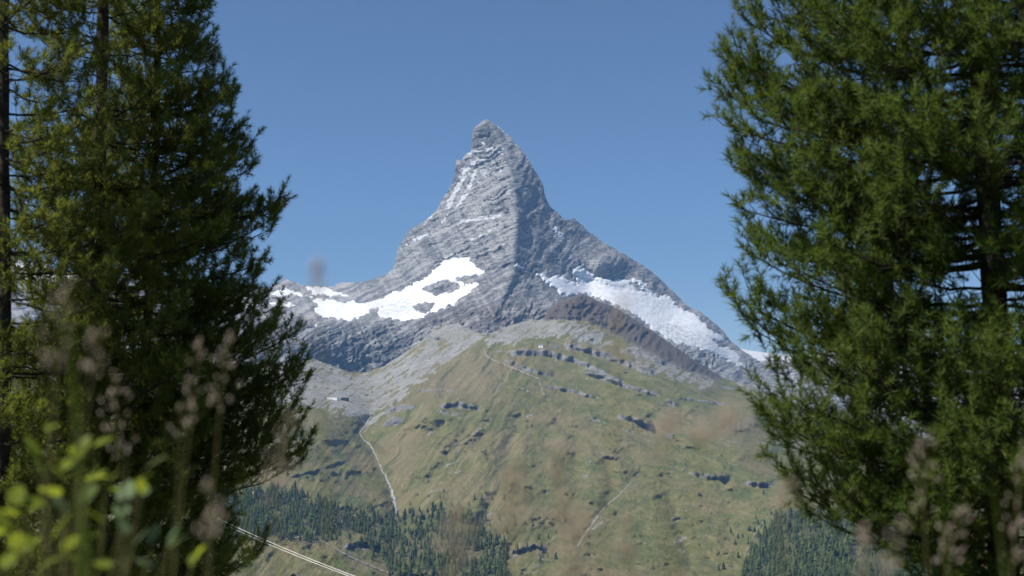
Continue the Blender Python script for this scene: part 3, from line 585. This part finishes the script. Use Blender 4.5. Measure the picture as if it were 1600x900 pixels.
# ------------------------------------------------------------------ stone pines framing the view
def tubes(paths, radii, sides):
    """paths (n, k, 3), radii (n, k) -> quads"""
    n, k, _ = paths.shape
    d = np.gradient(paths, axis=1); d /= np.linalg.norm(d, axis=2, keepdims=True) + 1e-9
    ref = np.where(np.abs(d[..., 2:]) > .9, np.array([1., 0, 0]), np.array([0, 0, 1.]))
    s = np.cross(d, ref); s /= np.linalg.norm(s, axis=2, keepdims=True) + 1e-9; t = np.cross(d, s)
    a = np.arange(sides) * 2 * math.pi / sides
    V = paths[:, :, None] + radii[:, :, None, None] * (s[:, :, None] * np.cos(a)[:, None] + t[:, :, None] * np.sin(a)[:, None])
    i = np.arange(n * k * sides).reshape(n, k, sides); j = np.roll(i, -1, 2)
    Fq = np.stack([i[:, :-1], j[:, :-1], j[:, 1:], i[:, 1:]], -1).reshape(-1, 4)
    return V.reshape(-1, 3), Fq
def unit(a): return a / (np.linalg.norm(a, axis=-1, keepdims=True) + 1e-9)
def needles(base, axis, length, nn, nlen, wid, r):
    """needle brushes: shoots at base along axis"""
    n = len(base)
    t = r.uniform(0, 1, (n, nn)); ph = r.uniform(0, 2 * math.pi, (n, nn))
    ref = unit(np.cross(axis, r.normal(size=(n, 3)))); ref2 = np.cross(axis, ref)
    rad = ref[:, None] * np.cos(ph)[..., None] + ref2[:, None] * np.sin(ph)[..., None]
    op = np.radians(r.uniform(34, 84, (n, nn)) * (1.08 - .6 * t ** 2))[..., None]
    d = axis[:, None] * np.cos(op) + rad * np.sin(op)
    d[..., 2] += .12; d = unit(d)
    root = base[:, None] + axis[:, None] * (t * length[:, None])[..., None]
    L = (nlen * r.uniform(.7, 1.1, (n, nn)))[..., None]
    side = unit(np.cross(d, r.normal(size=d.shape))) * wid / 2
    mid = root + d * L * .5
    tip = root + d * L; tip[..., 2] -= .06 * L[..., 0]
    V = np.stack([root - side * .7, root + side * .7, tip], 2)
    return V.reshape(-1, 3)
def pine(name, label, base, top, trunk_r, radius, dens, seed, mat, nn, wid, whorl=.2, lean=(0, 0), tips=(), sparse=None, nlen=.058, zlo=None):
    """base (x, y, z); radius(z, azimuth) -> reach; tips: explicit shoot-branch ends in space"""
    r = np.random.default_rng(seed); e = empty(name, tuple(base)); b = np.array(base, float); H = top - b[2]
    def axis_at(z):
        f = (z - b[2]) / H; return np.stack([b[0] + lean[0] * f + .04 * np.sin(f * 9 + seed), b[1] + lean[1] * f + .04 * np.cos(f * 7 + seed), z + 0 * f], -1)
    zs = np.linspace(b[2] - .3, top, 40); tp = axis_at(zs); tr = trunk_r * (1 - (zs - b[2]) / H) ** .8 + .008
    tr = tr * (1 + .08 * r.normal(size=40))
    TV, TF = tubes(tp[None], tr[None], 12)
    paths, rads, sb, sa, sl = [], [], [], [], []
    twp, twr = [], []
    def bough(p0, p1, rise, k=9):
        """curved limb from trunk point to tip, with twigs and shoots"""
        t = np.linspace(0, 1, k)[:, None]; d = p1 - p0; L = np.linalg.norm(d)
        sag = np.array([0, 0, -rise]) * (t * (1 - t)) * 4 * .5
        P = p0 + d * t + sag + r.normal(0, .012 * L, (k, 3)) * t * (1 - t) * 3
        paths.append(P); rads.append(np.linspace(.004 + .007 * L, .0025, k))
        s = max(L * .2, L - 1.1)
        side = unit(np.cross(d, [0, 0, 1.])); sg = 1; up = np.array([0, 0, 1.])
        while s < L:
            f = s / L; q = np.array([np.interp(f, t[:, 0], P[:, i]) for i in range(3)]); sg = -sg
            tg = unit(np.gradient(P, axis=0)[min(int(f * (k - 1)), k - 1)])
            ln = min((.1 + .45 * (L - s)) * r.uniform(.6, 1.2), .46)
            dr = unit(tg * r.uniform(.5, 1.0) + side * sg * r.uniform(.3, 1.0) + up * r.uniform(-.25, .55))
            tw = np.array([q, q + dr * ln * .5, q + dr * ln + up * ln * .35]); twp.append(tw); twr.append([.0035, .0028, .002])
            m = max(2, int(ln / .075 * dens + r.uniform(0, 1)))
            for j in range(m):
                g = 1 - (j / max(m, 1)) ** 1.6 * .6; pos = tw[0] + (tw[2] - tw[0]) * g
                ax = unit(dr * r.uniform(.1, .8) + up * r.uniform(.4, 1.1) + r.normal(0, .45, 3)); ll = r.uniform(.05, .1)
                sb.append(pos); sa.append(ax); sl.append(ll)
            s += r.uniform(.06, .1) / dens
        for f in np.arange(.3, 1, .06 / L):
            q = np.array([np.interp(f, t[:, 0], P[:, i]) for i in range(3)]); ax = unit(unit(d) * r.uniform(.1, .8) + side * r.normal(0, .6) + up * r.uniform(-.5, 1.1)); sb.append(q); sa.append(ax); sl.append(r.uniform(.05, .1))
        for j in range(4):
            ax = unit(unit(d) * .6 + np.array([0, 0, .8]) + r.normal(0, .25, 3)); sb.append(P[-1] - ax * .04 * j); sa.append(ax); sl.append(r.uniform(.09, .15))
    z = (zlo if zlo is not None else b[2] + 1.0)
    while z < top - .1:
        nb = r.integers(4, 7); a0 = r.uniform(0, 6.28)
        for j in range(nb):
            az = a0 + j * 2 * math.pi / nb + r.normal(0, .22); zz = z + r.uniform(-.08, .08)
            L = radius(zz + .1, az) * (1 - .4 * r.uniform() ** 1.8)
            if L < .08 or (sparse is not None and r.uniform() < sparse(zz, az)): continue
            p0 = axis_at(zz)
            p1 = p0 + np.array([math.cos(az) * L, math.sin(az) * L, L * r.uniform(-.05, .32)])
            bough(p0, p1, .16 * L)
        z += whorl * r.uniform(.8, 1.2)
    for tpnt in tips:
        tpnt = np.array(tpnt, float); h = np.hypot(tpnt[0] - b[0], tpnt[1] - b[1]); bough(axis_at(tpnt[2] - .25 * h), tpnt, .2 * h)
    BV, BF = tubes(np.array(paths), np.array(rads), 6); WV, WF = tubes(np.array(twp), np.array(twr), 3)
    o1 = mesh_np('trunk', TV - b, TF, M['bark'], e)
    o2 = mesh_np('limbs', np.concatenate([BV, WV]) - b, np.concatenate([BF, WF + len(BV)]), M['bark'], e)
    sb_, sa_, sl_ = np.array(sb), np.array(sa), np.array(sl)
    NV = needles(sb_, sa_, sl_, nn, nlen, wid, r)
    o3 = mesh_np('crown', NV - b, np.arange(len(NV)).reshape(-1, 3), mat, e, smooth=False)
    o3['kind'] = 'stuff'; o2['kind'] = 'stuff'
    print(name, 'shoots', len(sb_), 'needle tris', len(NV) // 3)
    return tag(e, label, 'tree', 'stone pines framing the view')
def zpix(v, Y): return float(PX(800, v, Y)[2])
def xpix(u, v, Y): return float(PX(u, v, Y)[0])
def outline(trunk_u, Y, pts, sgn):
    """reach in metres towards one side by height, from the crown's edge in the photograph"""
    z = np.array([zpix(v, Y) for v, _ in pts])[::-1]; rr = np.array([abs(u - trunk_u) / F * Y + .01 for _, u in pts])[::-1]
    def f(zz, az):
        e = np.interp(zz, z, rr); k = .5 + .5 * sgn * math.cos(az)
        return e * (.8 + .2 * k)
    return f
def tipset(Y, pts, inset): return [tuple(PX(u + inset, v + abs(inset) * .6, Y + dy)) for u, v, dy in pts]   # the last shoot grows on past the bough's end
# left cluster
OL = [(-900, 232), (-350, 270), (0, 312), (50, 312), (90, 332), (130, 352), (190, 382), (230, 378), (260, 392), (310, 432), (350, 425), (390, 408), (440, 414), (480, 412), (520, 452), (560, 482), (600, 470), (650, 462), (700, 482), (740, 455), (790, 390), (830, 380), (900, 400), (1200, 430)]
Yb = 10.6
pine('pine_tree', 'slender pine at the right edge of the left hand clump', (xpix(228, 450, Yb), Yb, float(ground_z(-3, Yb))), zpix(-600, Yb), .05, outline(228, Yb, OL, 1), 1.15, 21, M['needle'], 38, .0075, .1,
     tips=tipset(Yb, [(322, 14, 0), (312, 52, .1), (334, 70, 0), (357, 120, -.1), (384, 192, 0), (368, 150, .2), (400, 258, 0), (442, 308, 0), (436, 335, -.2), (426, 455, .1), (405, 468, -.2), (440, 500, .1), (470, 515, -.1), (484, 560, -.3), (470, 585, 0), (462, 640, 0), (488, 690, -.2), (480, 715, .1), (418, 850, 0), (400, 870, -.2)], -8), zlo=zpix(960, Yb))
Ya = 9.8
OA = [(-900, 140), (-300, 190), (0, 240), (200, 300), (400, 330), (600, 350), (780, 360), (1200, 380)]
pine('pine_tree', 'thick trunked pine in the middle of the left hand clump', (xpix(108, 450, Ya), Ya, float(ground_z(-3.4, Ya))), zpix(-700, Ya), .085, outline(108, Ya, OA, 1), 1.05, 22, M['needle'], 38, .0072, .145, lean=(.25, .1),
     sparse=lambda z, az: .3 if z > zpix(430, 9.8) else .05, zlo=zpix(960, Ya))
Yc = 9.0
OC = [(-900, 40), (-300, 110), (0, 170), (300, 200), (600, 230), (1200, 260)]
pine('pine_tree', 'pine cut off by the left edge of the picture', (xpix(2, 450, Yc), Yc, float(ground_z(-3.6, Yc))), zpix(-600, Yc), .065, outline(2, Yc, OC, 1), 1.0, 23, M['needle'], 38, .007, .165,
     sparse=lambda z, az: .22 if zpix(600, 9.) < z < zpix(250, 9.) else .05, zlo=zpix(960, Yc))
# right hand pine
Yr = 6.2
OR = [(-1100, 1400), (-500, 1240), (0, 1152), (40, 1150), (80, 1132), (130, 1142), (200, 1134), (260, 1142), (340, 1165), (400, 1160), (440, 1150), (480, 1142), (510, 1170), (550, 1205), (590, 1195), (640, 1178), (700, 1200), (750, 1218), (785, 1240), (805, 1330), (830, 1415), (1000, 1440), (1100, 1480)]
pine('pine_tree', 'big bushy pine filling the right side of the view', (xpix(1545, 450, Yr), Yr, float(ground_z(2.3, Yr))), zpix(-1100, Yr), .08, outline(1545, Yr, OR, -1), 1.2, 24, M['needle_r'], 34, .0074, .078,
     tips=tipset(Yr, [(1124, 78, 0), (1146, 20, 0), (1130, 125, 0), (1128, 215, 0), (1140, 255, .1), (1152, 385, .1), (1119, 448, 0), (1135, 475, -.1), (1160, 505, 0), (1182, 600, 0), (1170, 630, -.1), (1180, 660, 0), (1200, 715, 0), (1215, 750, .1), (1240, 785, 0), (1300, 780, -.2), (1330, 812, 0), (1450, 832, -.3), (1580, 640, -1.0), (1500, 700, -.8), (1440, 745, -.7), (1560, 720, -.9), (1400, 880, -.2)], 22), zlo=zpix(1000, Yr), nlen=.054)

# ------------------------------------------------------------------ overhead cables on the left
def cable(uv0, Y0, uv1, Y1, label):
    a, b = PX(*uv0, Y0), PX(*uv1, Y1); t = np.linspace(-.9, 2.2, 60)[:, None]
    P = a + (b - a) * t; P[:, 2] += .35 * ((t[:, 0] - .65) ** 2 - .42)
    keep = P[:, 2] > ground_z(P[:, 0], P[:, 1]) - 1; P = P[keep]
    V, Fq = tubes(P[None], np.full((1, len(P)), .015), 8)
    return tag(mesh_np('overhead_cable', V, Fq, M['cable']), label, 'cable', 'cables crossing the valley corner')
cable((312, 796), 58, (545, 892), 44, 'upper of two taut steel cables beside the left pine')
cable((312, 800.5), 58.5, (535, 891.5), 44.5, 'lower of two taut steel cables beside the left pine')

# ------------------------------------------------------------------ foreground grasses and leafy shrub, far out of focus
def grass_stalk(u, v, Y, hpx, wpx, label, lean=0.0, dens=1.0, seed=0, blade=True):
    """seed head centred on pixel (u, v) at Y metres, hpx x wpx pixels big"""
    r = np.random.default_rng(900 + seed); top = PX(u + lean * hpx * .5, v - hpx / 2, Y); bot = PX(u - lean * hpx * .5, v + hpx / 2, Y)
    gx_, gy_ = float(bot[0]) - lean * .12 + r.normal(0, .03), Y + r.normal(0, .03); root = np.array([gx_, gy_, float(ground_z(gx_, gy_))])
    e = empty('grass_stalk', tuple(root))
    t = np.linspace(0, 1, 14)[:, None]; mid = (root + bot) / 2 + np.array([r.normal(0, .012), 0, 0]); P = (1 - t) ** 2 * root + 2 * t * (1 - t) * (2 * mid - (root + bot) / 2) + t * t * bot
    P = np.concatenate([P, bot + (top - bot) * np.array([[.5], [1.]])]); V, Fq = tubes(P[None] - root, np.linspace(.0014, .0005, len(P))[None], 6)
    mesh_np('stem', V, Fq, M['stem'], e)
    n = int(24 * dens); H = np.linalg.norm(top - bot); W = wpx / F * Y / 2 * .85
    tt = r.uniform(-.25, 1, n); prof = np.sin(np.pi * np.clip((tt + .25) / 1.25 * .85 + .12, 0, 1)) ** .8
    a = r.uniform(0, 6.28, n); rr = W * prof * np.sqrt(r.uniform(.05, 1, n))
    pos = bot + (top - bot) * tt[:, None] + np.stack([np.cos(a) * rr, np.sin(a) * rr, -.1 * rr], -1)
    ax = unit((top - bot) / H + .9 * np.stack([np.cos(a), np.sin(a), 0 * a], -1) * (rr / max(W, 1e-6))[:, None])
    L = .0075 * r.uniform(.8, 1.3, n); wv = .0015
    s1 = unit(np.cross(ax, r.normal(size=ax.shape))); s2 = np.cross(ax, s1)
    ring = [pos + ax * (L * .4)[:, None] + wv * (s1 * math.cos(k) + s2 * math.sin(k)) for k in (0, 1.571, 3.142, 4.712)]
    VV = np.stack([pos] + ring + [pos + ax * L[:, None]], 1).reshape(-1, 3)
    f0 = np.array([(0, 2, 1), (0, 3, 2), (0, 4, 3), (0, 1, 4), (5, 1, 2), (5, 2, 3), (5, 3, 4), (5, 4, 1)]); FF = (f0[None] + 6 * np.arange(n)[:, None, None]).reshape(-1, 3)
    mesh_np('seed_head', VV - root, FF, M['seed'], e)
    for j in range(2 if blade else 0):
        f = r.uniform(.1, .5); q = P[int(f * 13)]; az = r.uniform(0, 6.28); LL = r.uniform(.14, .26); d = np.array([math.cos(az) * .4, math.sin(az) * .4, .9])
        s = np.linspace(0, 1, 8)[:, None]; B = q + d * LL * s + np.array([math.cos(az), math.sin(az), -.8]) * (.1 * s * s); sd_ = np.array([-math.sin(az), math.cos(az), 0]) * (.0025 * (1 - s ** 2) + .0002)
        mesh_np('leaf', np.concatenate([B - sd_, B + sd_]) - root, grid_faces(2, 8), M['blade'], e)
    return tag(e, label, 'grass', 'tall grass stalks close to the camera')
ST = [(95, 500, 1.0, 120, 50, 'tall tan grass head rising before the leftmost trunk', .15, 1.0), (150, 545, 1.02, 60, 40, 'small brown grass head right of the tall tan one', .2, .5), (182, 640, 1.15, 110, 70, 'pale pink grass head above the yellow leaves', -.1, 1.4), (285, 655, 1.1, 40, 40, 'faint round grass head between two taller ones', 0, .4),
      (306, 590, 1.1, 110, 34, 'narrow pinkish grass head before the left clump', .1, .9), (352, 575, 1.12, 100, 52, 'fluffy pink grass head nearest the left pine branch tips', .15, 1.2), (440, 710, .95, 110, 50, 'brown grass head before the lowest pine boughs', .25, .7), (330, 785, 1.0, 80, 60, 'pinkish grass head just above the cables', 0, .7),
      (495, 438, .8, 46, 18, 'lone dark grass tip against the sky left of the mountain', 0, .5), (968, 515, .72, 80, 22, 'brown grass tip before the dark crag', .1, .5), (800, 770, .9, 90, 80, 'broad pink grass head at the bottom centre', .1, 1.3), (875, 755, .88, 120, 50, 'tall pink grass head right of the broad central one', -.05, 1.1),
      (715, 835, .85, 90, 60, 'soft pink grass head left of the broad central one', .1, .8), (905, 850, .85, 100, 45, 'low tan grass head under the tall central one', .1, .6), (980, 835, .95, 60, 34, 'cream grass head low on the sandy track', 0, .6), (1120, 665, .75, 46, 80, 'drooping orange grass head before the right hand meadow', .9, .5),
      (1040, 680, .8, 50, 30, 'faint grass head before the stone barn', .3, .35), (1445, 735, 1.2, 110, 60, 'large pinkish grass head before the right hand pine', .05, 1.5), (1492, 830, 1.15, 80, 80, 'spreading pink grass head low before the right hand pine', .3, 1.4), (1590, 790, 1.1, 180, 40, 'tall grass head at the right edge of the picture', .1, 1.5),
      (1225, 785, .9, 60, 40, 'cream grass head under the right pine lower edge', .2, .6), (1350, 865, 1.0, 90, 30, 'slim grass head under the right hand pine', .05, .8), (1400, 850, .95, 70, 40, 'brown grass head low between slim and spreading ones', .4, .6)]
for k, s in enumerate(ST): grass_stalk(s[0], s[1], s[2] * (1.3 if s[2] >= 1.1 else 1.0), s[3], s[4], s[5], s[6], s[7] * (2.2 if 690 < s[0] < 1150 and s[1] > 640 else 1.0), k)
def blade(u0, v0, u1, Y, label, wpx):
    top = PX(u0, v0, Y); x1 = float(PX(u1, 900, Y)[0]); root = np.array([x1, Y, float(ground_z(x1, Y))]); s = np.linspace(0, 1, 16)[:, None]
    B = root + (top - root) * s; B[:, 0] += .02 * np.sin(s[:, 0] * 3); wd = wpx / F * Y / 2 * (1 - s ** 3) + .0003; sd_ = np.concatenate([wd, wd * .2, wd * 0], 1)
    V = np.stack([B - sd_, B + np.array([0, .0012, 0]), B + sd_]) - root
    e = empty('grass_plant', tuple(root)); mesh_np('leaf', V.reshape(-1, 3), grid_faces(3, 16), M['blade'], e); return tag(e, label, 'grass', 'wide grass blades close to the camera')
blade(372, 740, 378, .9, 'broad green blade standing before the cables', 20)
blade(100, 460, 125, .85, 'long yellow green blade before the leftmost trunk', 22)
blade(1036, 790, 1040, .9, 'green blade below the right hand meadow', 12)
blade(690, 850, 685, .8, 'bright yellow green blade at the bottom centre', 30)
blade(1462, 770, 1466, 1.1, 'green blade before the large right grass head', 16)
blade(1545, 740, 1550, 1.05, 'green blade near the right edge of the picture', 16)

def leafy_shrub(name, root_u, Y, leaves, label, seed):
    """a few stems with oval leaves; leaves: (u, v, length px, angle deg, kind)"""
    r = np.random.default_rng(seed); x0 = float(PX(root_u, 900, Y)[0]); root = np.array([x0, Y, float(ground_z(x0, Y))]); e = empty(name, tuple(root))
    lm = {}
    nL, nW = 7, 5; s = np.linspace(0, 1, nL)[:, None]; q = np.linspace(-1, 1, nW)[None]
    wdt = .3 * np.sin(np.pi * s ** .85) ** .8 + .004
    base = np.stack([q * wdt, s + 0 * q, .12 * np.abs(q) * wdt - .18 * s * s + 0 * q], -1).reshape(-1, 3)
    for kd in ('leaf_y', 'leaf_g'):
        o = mesh_np('leaf', base, grid_faces(nL, nW), M[kd]); lm[kd] = o.data; bpy.data.objects.remove(o)
    paths = []
    for (u, v, lp, ang, kd) in leaves:
        Yl = Y + r.uniform(-.1, .12); p = PX(u, v, Yl) - root
        c = bpy.data.objects.new('leaf', lm[kd]); C.objects.link(c); c.parent = e; L = lp / F * Yl
        c.location = tuple(p); c.scale = (L, L, L); c.rotation_euler = (r.uniform(.3, 1.2), r.uniform(-.5, .5), math.radians(ang) - math.pi / 2)
        m = np.array([p[0] * .55 + r.normal(0, .01), p[1] * .5, p[2] * .6]); t = np.linspace(0, 1, 8)[:, None]
        paths.append((1 - t) ** 2 * 0 + 2 * t * (1 - t) * m + t * t * p)
    V, Fq = tubes(np.array(paths), np.repeat(np.linspace(.0022, .0008, 8)[None], len(paths), 0), 5); mesh_np('stem', V, Fq, M['stem'], e)
    return tag(e, label, 'shrub')
r = np.random.default_rng(55)
lv = [(60, 715, 60, 160), (100, 735, 60, 80), (120, 715, 55, 60), (70, 745, 55, 200), (135, 755, 50, 30), (95, 775, 60, 250), (125, 790, 60, 330), (165, 770, 50, 40), (225, 735, 60, 30), (215, 755, 50, 60), (195, 790, 70, 80), (190, 810, 60, 110), (165, 815, 60, 220), (80, 845, 70, 20), (110, 850, 60, 10), (55, 855, 60, 170), (20, 790, 60, 100), (45, 800, 50, 60), (10, 830, 60, 150), (30, 870, 60, 30),
      (205, 860, 60, 20), (235, 850, 50, 60), (265, 855, 60, 340), (130, 880, 60, 190), (170, 885, 60, 20), (300, 885, 50, 60), (5, 890, 60, 90), (60, 890, 60, 45)]
lv = [(u, v, lp * .74, a, 'leaf_g' if (u, v) in ((225, 735), (195, 790), (190, 810), (205, 860), (235, 850), (265, 855), (125, 790), (170, 885)) else 'leaf_y') for u, v, lp, a in lv]
lv += [(u + r.normal(0, 16), v + r.normal(0, 14), lp * .9, r.uniform(0, 360), k) for u, v, lp, a, k in lv]
leafy_shrub('leafy_shrub', 110, 1.5, lv, 'low shrub with bright yellow green leaves at the lower left', 5)

# ------------------------------------------------------------------ the air between here and the peak
hv, hf = [], []; bm_box(hv, hf, -9000, 9000, -450, 17500, -1300, 2700)
hm = bpy.data.materials.new('haze'); hm.use_nodes = True; t = hm.node_tree; t.nodes.clear()
ou = t.nodes.new('ShaderNodeOutputMaterial'); pv = t.nodes.new('ShaderNodeVolumePrincipled'); pv.inputs['Color'].default_value = (.27, .55, 1, 1); pv.inputs['Density'].default_value = HAZE; pv.inputs['Anisotropy'].default_value = 0.0
t.links.new(pv.outputs[0], ou.inputs['Volume'])
o = py_mesh('haze', hv, hf, hm); tag(o, 'thin blue summer haze in the valley air', 'haze', kind='stuff')
